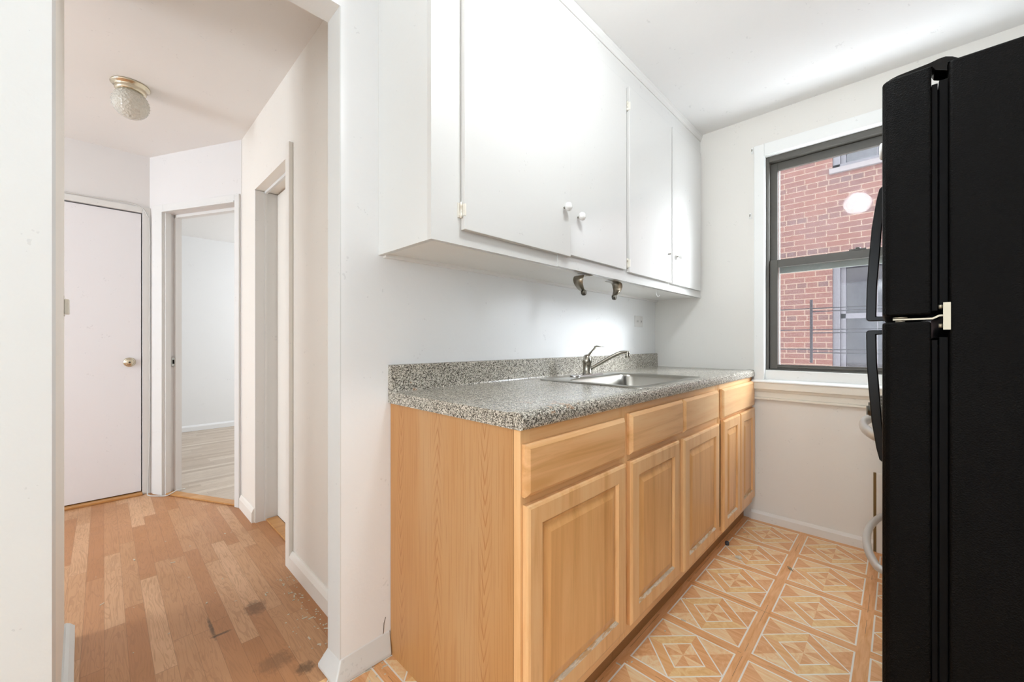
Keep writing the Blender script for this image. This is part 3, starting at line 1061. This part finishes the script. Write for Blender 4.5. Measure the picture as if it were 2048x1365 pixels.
# ------------------------------------------------------------------ base cabinets
XFR = -0.654      # face frame front
XD = -0.635       # door front
ZB = 0.8752       # cabinet top


def raised_door(parent, y0, y1, z0, z1, xf=XD, xb=XFR, worn_bottom=True):
    fr = .052
    r = [(y0, y1, z0, z1, xb + .0005), (y0, y1, z0, z1, xf - .007), (y0 + .003, y1 - .003, z0 + .003, z1 - .003, xf - .003), (y0 + .009, y1 - .009, z0 + .009, z1 - .009, xf)]
    i = fr
    r += [(y0 + i, y1 - i, z0 + i, z1 - i, xf), (y0 + i + .004, y1 - i - .004, z0 + i + .004, z1 - i - .004, xf - .003),
          (y0 + i + .008, y1 - i - .008, z0 + i + .008, z1 - i - .008, xf - .009)]
    mb = MB()
    mb.loops(r, 'X', True, lambda a, k: 1 if (a in (4, 5) and k == 0 and worn_bottom) else 0)
    d = mb.build('door', [M['maple_v'], M['worn']], parent)
    j = i + .0085
    p = [(y0 + j, y1 - j, z0 + j, z1 - j, xf - .0088), (y0 + j, y1 - j, z0 + j, z1 - j, xf - .0080),
         (y0 + j + .006, y1 - j - .006, z0 + j + .006, z1 - j - .006, xf - .0080),
         (y0 + j + .028, y1 - j - .028, z0 + j + .028, z1 - j - .028, xf - .0015)]
    MB().loops(p, 'X').build('raised_panel', M['maple_panel'], d)
    return d


def drawer_front(parent, y0, y1, z0, z1, name='drawer', xf=XD, xb=XFR):
    r = [(y0, y1, z0, z1, xb + .0005), (y0, y1, z0, z1, xf - .009), (y0 + .004, y1 - .004, z0 + .004, z1 - .004, xf - .005), (y0 + .011, y1 - .011, z0 + .011, z1 - .011, xf)]
    return MB().loops(r, 'X').build(name, M['maple_h'], parent)


def base_cabinet(label, y0, y1, stiles, side=False):
    t = thing('base_cabinet', label, 'cabinet', ((XW + XFR) / 2, (y0 + y1) / 2, 0), 'honey-coloured base cabinets under the counter')
    # carcass
    c = MB()
    pl = .012
    c.box(XW + .002, XFR - .023, y0, y0 + pl, 0.0 if side else .10, ZB)
    c.box(XW + .002, XFR - .023, y1 - pl, y1, .10, ZB)
    c.box(XW + .002, XW + .01, y0 + pl, y1 - pl, .10, ZB)
    c.box(XW + .01, XFR - .023, y0 + pl, y1 - pl, .104, .12)
    c.build('carcass', M['side_oak'] if side else M['maple_v'], t)
    # face frame
    for (a, b) in stiles:
        box('frame_stile', XFR - .0225, XFR, a, b, .104, ZB, M['maple_v'], t, .0012)
    return t


def rails(t, spans, zs):
    for (a, b) in spans:
        for (z0, z1) in zs:
            box('frame_rail', XFR - .0225, XFR - .0005, a, b, z0, z1, M['maple_h'], t)


# unit 1
t = base_cabinet('oak-sided base cabinet nearest the hallway with one drawer over one door', .700, 1.204, [(.700, .735), (1.170, 1.204)], True)
rails(t, [(.735, 1.170)], [(.104, .15), (.67, .72), (.835, ZB)])
drawer_front(t, .705, 1.184, .712, .840)
raised_door(t, .708, 1.187, .147, .692)
box('toe_kick', -.712, -.700, .712, 1.204, 0, .1035, M['maple_dark'], t)
# unit 2: sink base
t = base_cabinet('honey maple sink base cabinet with two false drawer fronts over two doors', 1.205, 2.139, [(1.205, 1.240), (2.104, 2.139), (1.650, 1.685)])
rails(t, [(1.240, 1.650), (1.685, 2.104)], [(.104, .15), (.67, .72), (.84, ZB)])
drawer_front(t, 1.219, 1.663, .712, .849, 'false_drawer')
drawer_front(t, 1.678, 2.108, .712, .849, 'false_drawer')
raised_door(t, 1.219, 1.624, .145, .690)
raised_door(t, 1.672, 2.115, .135, .686)
box('toe_kick', -.712, -.700, 1.205, 2.139, 0, .1035, M['maple_dark'], t)
# unit 3
t = base_cabinet('honey maple base cabinet beside the window with one wide drawer over two narrow doors', 2.140, 2.790, [(2.140, 2.175), (2.755, 2.790)])
rails(t, [(2.175, 2.755)], [(.104, .15), (.67, .72), (.84, ZB)])
drawer_front(t, 2.176, 2.778, .700, .850)
raised_door(t, 2.186, 2.472, .125, .690)
raised_door(t, 2.486, 2.782, .14, .688)
box('toe_kick', -.712, -.700, 2.140, 2.790, 0, .1035, M['maple_dark'], t)

# ------------------------------------------------------------------ countertop
ct = thing('countertop', 'grey speckled laminate countertop with rounded front edge and low backsplash', 'countertop', (-.95, 1.74, ZB))
Y0, Y1 = .6915, YW - .001
SX0, SX1, SY0, SY1 = -1.165, -.700, 1.41, 1.995          # cut-out for the sink
prof = []   # x,z profile of the front nose
ZT = .914
nose = [(-.705, ZT)]
nose += [(-.690, ZT), (-.680, ZT + .0025), (-.668, ZT + .004)]
for i in range(9):
    a = math.pi / 2 * i / 8
    nose.append((-.657 + .020 * math.sin(a), ZT - .017 + .020 * math.cos(a)))
nose += [(-.637, ZB + .008), (-.640, ZB + .002), (-.645, ZB)]
full = [(XW + .001, ZB)] + [(XW + .001, ZT)] + nose
mb = MB()
# left part, right part as full profile; middle as strips around the cut-out
for (a, b) in ((Y0, SY0), (SY1, Y1)):
    mb.prism([(x, a, z) for x, z in full], (0, b - a, 0))
front = [(SX1, ZB)] + [(SX1, ZT)] + nose[1:]
mb.prism([(x, SY0, z) for x, z in front], (0, SY1 - SY0, 0))
mb.box(XW + .001, SX0, SY0, SY1, ZB, ZT)
mb.build('worktop', M['granite'], ct)
bsp = [(XW + .001, ZT), (XW + .022, ZT), (XW + .020, ZT + .006), (XW + .020, 1.0), (XW + .016, 1.006), (XW + .001, 1.008)]
MB().prism([(x, Y0, z) for x, z in bsp], (0, Y1 - Y0, 0)).build('backsplash', M['granite'], ct)

# ------------------------------------------------------------------ sink
sk = thing('kitchen_sink', 'stainless steel drop-in sink in the speckled countertop', 'sink', (-.93, 1.70, ZT))


def rrect(x0, x1, y0, y1, r, z, n=6):
    out = []
    for (cx_, cy_, a0) in ((x1 - r, y1 - r, 0), (x0 + r, y1 - r, 90), (x0 + r, y0 + r, 180), (x1 - r, y0 + r, 270)):
        for i in range(n + 1):
            a = R(a0 + 90 * i / n)
            out.append((cx_ + r * math.cos(a), cy_ + r * math.sin(a), z))
    return out


ox0, ox1, oy0, oy1 = -1.190, -.672, 1.385, 2.02
bx0, bx1, by0, by1 = -1.075, -.715, 1.435, 1.975
rings = [rrect(ox0, ox1, oy0, oy1, .035, ZT + .0008), rrect(ox0 + .003, ox1 - .003, oy0 + .003, oy1 - .003, .033, ZT + .005),
         rrect(ox0 + .010, ox1 - .010, oy0 + .010, oy1 - .010, .028, ZT + .0045), rrect(ox0 + .014, ox1 - .014, oy0 + .014, oy1 - .014, .026, ZT + .003),
         rrect(bx0, bx1, by0, by1, .06, ZT + .003), rrect(bx0 + .004, bx1 - .004, by0 + .004, by1 - .004, .058, ZT - .002),
         rrect(bx0 + .008, bx1 - .008, by0 + .008, by1 - .008, .055, ZT - .012), rrect(bx0 + .016, bx1 - .016, by0 + .016, by1 - .016, .055, ZT - .11),
         rrect(bx0 + .022, bx1 - .022, by0 + .022, by1 - .022, .055, ZT - .145), rrect(bx0 + .045, bx1 - .045, by0 + .045, by1 - .045, .05, ZT - .16)]
mb = MB()
n_ = len(rings[0])
vs = [p for r_ in rings for p in r_]
fs = []
for i in range(len(rings) - 1):
    for k in range(n_):
        k2 = (k + 1) % n_
        fs.append((i * n_ + k, i * n_ + k2, (i + 1) * n_ + k2, (i + 1) * n_ + k))
fs.append(tuple((len(rings) - 1) * n_ + k for k in range(n_)))
mb.add(vs, fs, 0, True)
mb.build('basin', M['steel'], sk)
MB().lathe([(.045, 0), (.045, .003), (.03, .004), (.028, .001)], (-.895, 1.705, ZT - .1605), 'Z', 24).build('drain', M['chrome'], sk)

# ------------------------------------------------------------------ faucet
fc = thing('faucet', 'brushed nickel single-lever kitchen faucet on the sink', 'faucet', (-1.135, 1.71, ZT + .003))
zf = ZT + .003
pl = rrect(-1.163, -1.107, 1.582, 1.838, .027, zf)
mb = MB()
mb.prism(pl, (0, 0, .010))
mb.build('escutcheon', M['chrome'], fc, .003)
MB().lathe([(.024, .010), (.0245, .016), (.0215, .02), (.0210, .062), (.0235, .065), (.0235, .082), (.0215, .087), (.020, .098), (.013, .106), (.003, .108)], (-1.135, 1.71, zf), 'Z', 28).build('body', M['nickel'], fc)
hp = spline([(-1.135, 1.708, zf + .084), (-1.134, 1.722, zf + .100), (-1.131, 1.745, zf + .120), (-1.128, 1.766, zf + .138), (-1.127, 1.778, zf + .147)], 5)
rr_ = [.0165 - .010 * min(1, i / (len(hp) * .55)) for i in range(len(hp))]
hm = MB().tube(hp, rr_, 14, flat=(.75, 1.0))
hm.tube([(-1.130, 1.768, zf + .148), (-1.125, 1.782, zf + .149), (-1.115, 1.802, zf + .146), (-1.105, 1.825, zf + .1455)], [.004, .010, .006, .002], 12, flat=(.45, 1.2))
hm.build('lever', M['nickel'], fc)
sp_ = spline([(-1.125, 1.722, zf + .034), (-1.09, 1.755, zf + .062), (-1.055, 1.789, zf + .090), (-1.022, 1.820, zf + .112), (-1.006, 1.836, zf + .117), (-.990, 1.852, zf + .116)], 6)
fs_ = MB().tube(sp_, .0095, 16)
fs_.build('spout', M['nickel'], fc)
MB().lathe([(.0125, 0), (.0125, .012), (.011, .016), (.012, .022), (.012, .034)], (-.989, 1.853, zf + .091), 'Z', 20).build('aerator', M['nickel'], fc)

# ------------------------------------------------------------------ wall cabinets
XU, XUD = -.961, -.945
UZ = 1.383
UY0 = .655
uc = thing('wall_cabinet', 'long glossy white wall cabinet with four flat doors above the counter', 'cabinet', (-1.12, 1.72, UZ))
c = MB()
c.box(XW, XU - .02, UY0 + .0, UY0 + .018, UZ + .0, ZK - .002)
c.box(XW, XW + .008, UY0 + .018, YW, UZ + .012, ZK - .002)
c.box(XW, XU - .02, UY0 + .018, YW - .001, ZK - .02, ZK - .002)
c.build('carcass', M['near_wall'], uc, .001)
MB().box(XW + .0, XU - .02, UY0 + .018, YW - .001, UZ + .006, UZ + .022).box(XW, XW + .02, UY0 + .018, YW - .001, UZ - .006, UZ + .006).build('underside', M['cab_under'], uc)
f = MB()
f.box(XU - .0198, XU, UY0, .800, UZ, ZK - .002)
f.box(XU - .0198, XU, .800, 2.755, UZ, 1.45)
f.box(XU - .0198, XU, .800, 2.755, 2.30, ZK - .002)
f.box(XU - .0198, XU, 1.235, 1.285, 1.45, 2.30)
f.box(XU - .0198, XU, 1.735, 1.815, 1.45, 2.30)
f.box(XU - .0198, XU, 2.755, YW - .001, UZ, ZK - .002)
f.box(XU, XU + .005, 1.238, YW - .001, UZ, 1.398)
f.box(XU, XU + .005, 1.238, 1.258, 1.398, 1.44)
f.build('face_frame', M['cab_white'], uc)
cr = [(XU - .0, 2.432), (XU + .004, 2.432), (XU + .005, 2.440), (XU + .009, 2.444), (XU + .013, 2.455), (XU + .015, ZK - .001), (XU, ZK - .001)]
MB().prism([(x, UY0 - .0, z) for x, z in cr], (0, YW - .001 - UY0, 0)).build('crown_moulding', M['cab_white'], uc)


def udoor(y0, y1, z0, z1, xf=XUD, knob=None, hinges=(), hy=None, bare=False):
    d = MB().box(XU + .0008, xf, y0, y1, z0, z1).build('door', M['cab_white'], uc, .0018)
    if knob:
        ky, kz = knob
        MB().lathe([(.004, 0), (.004, .012)], (xf, ky, kz), 'X', 14).build('knob_screw', M['nickel'], d)
        if not bare:
            MB().lathe([(.006, .010), (.012, .013), (.0165, .020), (.0165, .026), (.013, .032), (.004, .0345)], (xf, ky, kz), 'X', 28).build('knob', M['porcelain'], d)
    for hz in hinges:
        h = MB()
        h.box(XU + .0, XU + .004, hy - .012, hy + .0, hz - .022, hz + .022)
        h.box(XU + .0, xf + .002, hy - .001, hy + .004, hz - .018, hz + .018)
        h.lathe([(.0042, -.024), (.0042, -.009), (.003, -.009), (.003, .009), (.0042, .009), (.0042, .024)], (XU + .008, hy - .0035, hz), 'Z', 12)
        h.lathe([(.0025, 0), (.0025, .002)], (XU + .0035, hy - .008, hz - .015), 'X', 8)
        h.build('hinge', M['sill'], d)
    return d


udoor(.762, 1.303, 1.428, 2.335, -.941, (1.257, 1.612), (1.487, 2.25), .7615)
udoor(1.304, 1.762, 1.436, 2.335, -.945, (1.355, 1.597))
udoor(1.790, 2.286, 1.428, 2.335, -.943, (2.244, 1.588), (1.472, 2.24), 1.789, True)
udoor(2.302, 2.758, 1.426, 2.335, -.944, (2.365, 1.592))

# paper towel brackets under the cabinet
for (y, sgn, lab) in ((1.475, -1, 'left curled metal paper towel bracket under the wall cabinet'), (1.735, 1, 'right curled metal paper towel bracket under the wall cabinet')):
    t = thing('towel_bracket', lab, 'bracket', (-1.0, y, UZ), 'pair of paper towel brackets')
    path = [(y - sgn * .035, UZ - .001), (y - sgn * .015, UZ - .002), (y + sgn * .012, UZ - .003), (y + sgn * .030, UZ - .008), (y + sgn * .038, UZ - .024), (y + sgn * .035, UZ - .044), (y + sgn * .018, UZ - .062), (y + sgn * .000, UZ - .072)]
    pp = spline([(0, a, b) for a, b in path], 4)
    mb = MB()
    n_ = len(pp)
    v = []
    for i, p in enumerate(pp):
        hw = .027 * (1 if i < n_ * .55 else max(.35, 1 - (i / n_ - .55) * 1.45))
        v += [(-1.0 - hw, p.y, p.z), (-1.0 + hw, p.y, p.z)]
    mb.add(v, [(2 * i, 2 * i + 1, 2 * i + 3, 2 * i + 2) for i in range(n_ - 1)], 0, True)
    o = mb.build('strip', M['bracket'], t)
    so = o.modifiers.new('thickness', 'SOLIDIFY')
    so.thickness = .0012
    MB().lathe([(.008, -.004), (.0125, -.003), (.0135, .004), (.0125, .010), (.007, .012)], (-1.0, y, UZ - .078), 'X', 20).build('end_button', M['dark_metal'], t)
    for dy in (-.03,):
        MB().lathe([(.003, 0), (.003, .002)], (-.985, y - sgn * .028, UZ - .0032), 'Z', 10).build('screw', M['dark_metal'], t)
t = thing('cup_hook', 'tiny white hook hanging under the wall cabinet near the window', 'hook', (-1.0, 2.21, UZ))
MB().tube(spline([(-1.0, 2.21, UZ), (-1.0, 2.21, UZ - .02), (-.995, 2.212, UZ - .034), (-.988, 2.214, UZ - .036), (-.985, 2.215, UZ - .028)], 4), .002, 8).build('wire', M['win_white'], t)

# ------------------------------------------------------------------ refrigerator
fr = thing('refrigerator', 'black top-freezer refrigerator with pebbled sides', 'refrigerator', (.38, 1.62, 0))
FY0, FY1 = 1.250, 1.960
bx = MB().box(.074, .735, FY0, FY1, .03, 1.685)
bx.build('body', M['fridge'], fr, .006)
for x in (.12, .69):
    for y in (FY0 + .05, FY1 - .05):
        MB().lathe([(.02, 0), (.02, .031)], (x, y, 0), 'Z', 12).build('foot', M['rubber'], fr)


def fdoor(name, z0, z1):
    # plan outline: rounded front corners
    pts = [(.0485, FY0), (.0485, FY1), (-.010, FY1)]
    pts += [(-.010 - .018 * math.sin(R(a)), FY1 - .020 * (1 - math.cos(R(a)))) for a in (20, 45, 70, 90)]
    pts += [(-.032, FY1 - .10), (-.0345, (FY0 + FY1) / 2), (-.032, FY0 + .10)]
    pts += [(-.010 - .020 * math.sin(R(a)), FY0 + .018 * (1 - math.cos(R(a)))) for a in (90, 70, 45, 20)]
    pts += [(-.010, FY0)]
    d = MB().poly_xy(pts, z0, z1).build(name, M['fridge'], fr, .005, 3)
    g = MB()
    g.box(.0488, .058, FY0 + .006, FY1 - .006, z0 + .008, z1 - .040)
    g.box(.060, .0735, FY0 + .010, FY1 - .010, z0 + .010, z1 - .034)
    g.box(.058, .060, FY0 + .016, FY1 - .016, z0 + .015, z1 - .05)
    g.build('gasket', M['rubber'], d, .002)
    return d


fz = fdoor('freezer_door', 1.146, 1.6855)
fd = fdoor('fridge_door', .085, 1.131)
box('kick_grille', .02, .074, FY0 + .02, FY1 - .02, .01, .075, M['rubber'], fr)


def fhandle(parent, zin, zout, y=1.895):
    """zin: end that tapers into the door; zout: end with the square return"""
    s = 1 if zin > zout else -1
    L_ = abs(zin - zout)

    def Z(t):
        return zout + s * t * L_
    outer = [(-.026, 0.0), (-.080, 0.0), (-.086, .012), (-.0865, .03), (-.085, .25), (-.080, .45), (-.072, .70), (-.060, .90), (-.052, .985), (-.045, 1.0), (-.026, 1.0)]
    inner = [(-.026, .90), (-.036, .90), (-.045, .70), (-.052, .45), (-.058, .25), (-.060, .035), (-.026, .03)]
    pts = [(x, y - .018, Z(t_)) for x, t_ in outer] + [(x, y - .018, Z(t_)) for x, t_ in inner]
    MB().prism(pts, (0, .036, 0)).build('handle', M['black_smooth'], parent, .003)


fhandle(fz, 1.625, 1.160)
fhandle(fd, .672, 1.128)
# top hinge cover
hc = [(.14, 1.686), (.085, 1.686), (.080, 1.704), (.060, 1.708), (.045, 1.7045), (-.012, 1.7035), (-.020, 1.697), (-.024, 1.6885), (.047, 1.6885), (.050, 1.678), (.068, 1.672), (.0735, 1.665), (.0735, 1.660), (.074, 1.6855), (.14, 1.6855)]
hc = [(.092, 1.6856), (.080, 1.696), (.070, 1.701), (.060, 1.701), (.045, 1.698), (-.004, 1.694), (-.016, 1.691), (-.022, 1.6875), (.050, 1.6875), (.054, 1.678), (.066, 1.672), (.0735, 1.668), (.0735, 1.6856)]
MB().prism([(x, FY0 + .012, z) for x, z in hc], (0, .05, 0)).build('top_hinge_cover', M['black_smooth'], fr, .002)
# middle hinge
h = MB()
h.box(.0705, .0735, FY0 - .0015, FY0 + .03, 1.114, 1.170)
h.box(.0655, .0765, FY0 - .003, FY0 - .0015, 1.113, 1.171)
h.prism([(.072, FY0 + .004, 1.146), (.060, FY0 + .004, 1.1455), (.050, FY0 + .004, 1.1395), (-.012, FY0 + .004, 1.1385), (-.012, FY0 + .004, 1.1355), (.051, FY0 + .004, 1.1360), (.061, FY0 + .004, 1.142), (.072, FY0 + .004, 1.142)], (0, .028, 0))
h.lathe([(.008, 0), (.008, .0035)], (.0, FY0 + .016, 1.1315), 'Z', 14)
h.lathe([(.012, 0), (.012, .0025)], (.0, FY0 + .016, 1.1400), 'Z', 14)
h.lathe([(.0045, 0), (.0045, .006)], (.0655, FY0 + .012, 1.163), (Vector((0, 1, 0)), Vector((0, 0, 1)), Vector((-1, 0, 0))), 12)
h.lathe([(.0045, 0), (.0045, .006)], (.0655, FY0 + .012, 1.122), (Vector((0, 1, 0)), Vector((0, 0, 1)), Vector((-1, 0, 0))), 12)
h.build('middle_hinge', M['hinge_metal'], fr)
mg = thing('fridge_magnet', 'small white round magnet on the front of the freezer door', 'magnet', (-.036, 1.45, 1.59))
MB().lathe([(.022, 0), (.022, .003), (.017, .006), (.005, .007)], (-.0342, 1.47, 1.602), (Vector((0, 1, 0)), Vector((0, 0, 1)), Vector((-1, 0, 0))), 24).build('disc', M['porcelain'], mg)

# ------------------------------------------------------------------ stove, mostly hidden behind the refrigerator
st = thing('stove', 'gas stove with curved silver door handles behind the refrigerator', 'stove', (.34, 2.30, 0))
SYA, SYB = 1.975, 2.735
stw = plain('stove_enamel', 'e9e8e4', 0.25)
box('body', -.005, .72, SYA, SYB, .03, .88, stw, st, .004)
box('cooktop', -.03, .72, SYA, SYB, .8805, .91, stw, st, .006)
box('oven_door', -.03, -.0055, SYA + .01, SYB - .01, .335, .77, stw, st, .006)
box('broiler_drawer', -.03, -.0055, SYA + .01, SYB - .01, .05, .32, stw, st, .006)
box('control_panel', -.034, -.0055, SYA + .005, SYB - .005, .785, .875, stw, st, .004)
box('back_panel', .68, .72, SYA, SYB, .911, 1.02, stw, st, .006)
for x in (.05, .66):
    for y in (SYA + .06, SYB - .06):
        MB().lathe([(.018, 0), (.018, .031)], (x, y, 0), 'Z', 12).build('foot', M['rubber'], st)
for x in (.17, .5):
    for y in (SYA + .2, SYB - .2):
        bn = MB()
        bn.lathe([(.05, 0), (.05, .01), (.035, .018), (.005, .02)], (x, y, .9105), 'Z', 20)
        bn.build('burner', M['dark_metal'], st)
        gr = MB()
        for a in range(4):
            dx, dy = math.cos(R(45 + 90 * a)), math.sin(R(45 + 90 * a))
            gr.tube([(x + dx * .04, y + dy * .04, .936), (x + dx * .105, y + dy * .105, .936), (x + dx * .11, y + dy * .11, .912)], .004, 6)
        gr.tube([(x + .042 * math.cos(R(q)), y + .042 * math.sin(R(q)), .936) for q in range(0, 361, 20)], .004, 6)
        gr.build('grate', M['rubber'], st)
silver = plain('silver_handle_paint', 'c9c7c3', 0.3, 0.35)


def bow(y0, y1, z, depth, r, fl):
    pts = []
    for i in range(25):
        a = i / 24
        pts.append((-.030 - .012 - depth * math.sin(math.pi * a) ** .62, y0 + (y1 - y0) * a, z))
    pts = [(-.030, y0, z)] + pts[1:-1] + [(-.030, y1, z)]
    return MB().tube(pts, r, 16, flat=fl)


bow(1.99, 2.62, .735, .072, .014, (1.5, 1.0)).build('oven_handle', silver, st)
bow(1.99, 2.66, .245, .062, .014, (1.0, 1.0)).build('drawer_handle', silver, st)
kax = (Vector((0, 1, 0)), Vector((0, 0, 1)), Vector((-1, 0, 0)))
for y in (2.07, 2.20, 2.33, 2.46):
    k_ = MB()
    k_.lathe([(.030, 0), (.030, .006), (.024, .010), (.021, .050), (.017, .056)], (-.0342, y, .822), kax, 22)
    k_.box(-.094, -.088, y - .004, y + .004, .805, .839)
    k_.build('control_knob', M['dark_metal'], st)

# ------------------------------------------------------------------ little bits on the floors
t = MB().lathe([(.010, 0), (.011, .012), (.008, .018), (.002, .019)], (-.665, 2.335, 0.0), 'Z', 12).build('bottle_cap', plain('dark_cap', '4b4a52', .25))
tag(t, 'small dark bottle cap on the floor below the base cabinets', 'bottle cap')
mb = MB()
mb.add([(-.60, 2.225, .001), (-.575, 2.215, .004), (-.565, 2.235, .002), (-.58, 2.25, .006), (-.60, 2.245, .002), (-.582, 2.232, .008)], [(0, 1, 5), (1, 2, 5), (2, 3, 5), (3, 4, 5), (4, 0, 5), (0, 4, 3, 2, 1)])
tag(mb.build('paper_scrap', M['debris']), 'crumpled pale paper scrap on the vinyl floor by the cabinet toe kick', 'paper scrap')
mb = MB()
mb.add([(-.395, 2.315, .001), (-.382, 2.29, .003), (-.36, 2.275, .001), (-.372, 2.30, .004), (-.378, 2.298, .0085)], [(0, 1, 4), (1, 2, 4), (2, 3, 4), (3, 0, 4), (0, 3, 2, 1)])
tag(mb.build('dry_leaf', plain('grey_leaf', 'a08f74', .8)), 'small grey dry leaf lying in the middle of the vinyl floor', 'leaf')
mb = MB()
rnd = random.Random(3)
for i in range(120):
    if i < 75:
        x = rnd.uniform(-2.05, -1.42); y = HY - .03 - abs(rnd.gauss(0, .05))
    elif i < 95:
        x = rnd.uniform(-2.9, -1.5); y = rnd.uniform(-.05, .55)
    else:
        x = rnd.uniform(-.70, -.60) if i < 108 else rnd.uniform(-1.26, -1.2); y = rnd.uniform(.75, 2.6) if i < 108 else rnd.uniform(.55, .68)
    s = rnd.uniform(.0008, .0026)
    a = rnd.uniform(0, 3.14)
    L_ = s * rnd.choice([1, 1, 2, 4])
    ca, sa_ = math.cos(a), math.sin(a)
    P4 = [(x + ca * L_ * i1 - sa_ * s * j1, y + sa_ * L_ * i1 + ca * s * j1) for i1, j1 in ((-1, -1), (1, -1), (1, 1), (-1, 1))]
    mb.prism([(p[0], p[1], .0002) for p in P4], (0, 0, s * .8))
tag(mb.build('floor_crumbs', M['debris']), 'scattered pale plaster crumbs and bristles on the floors', 'crumbs', kind='stuff')
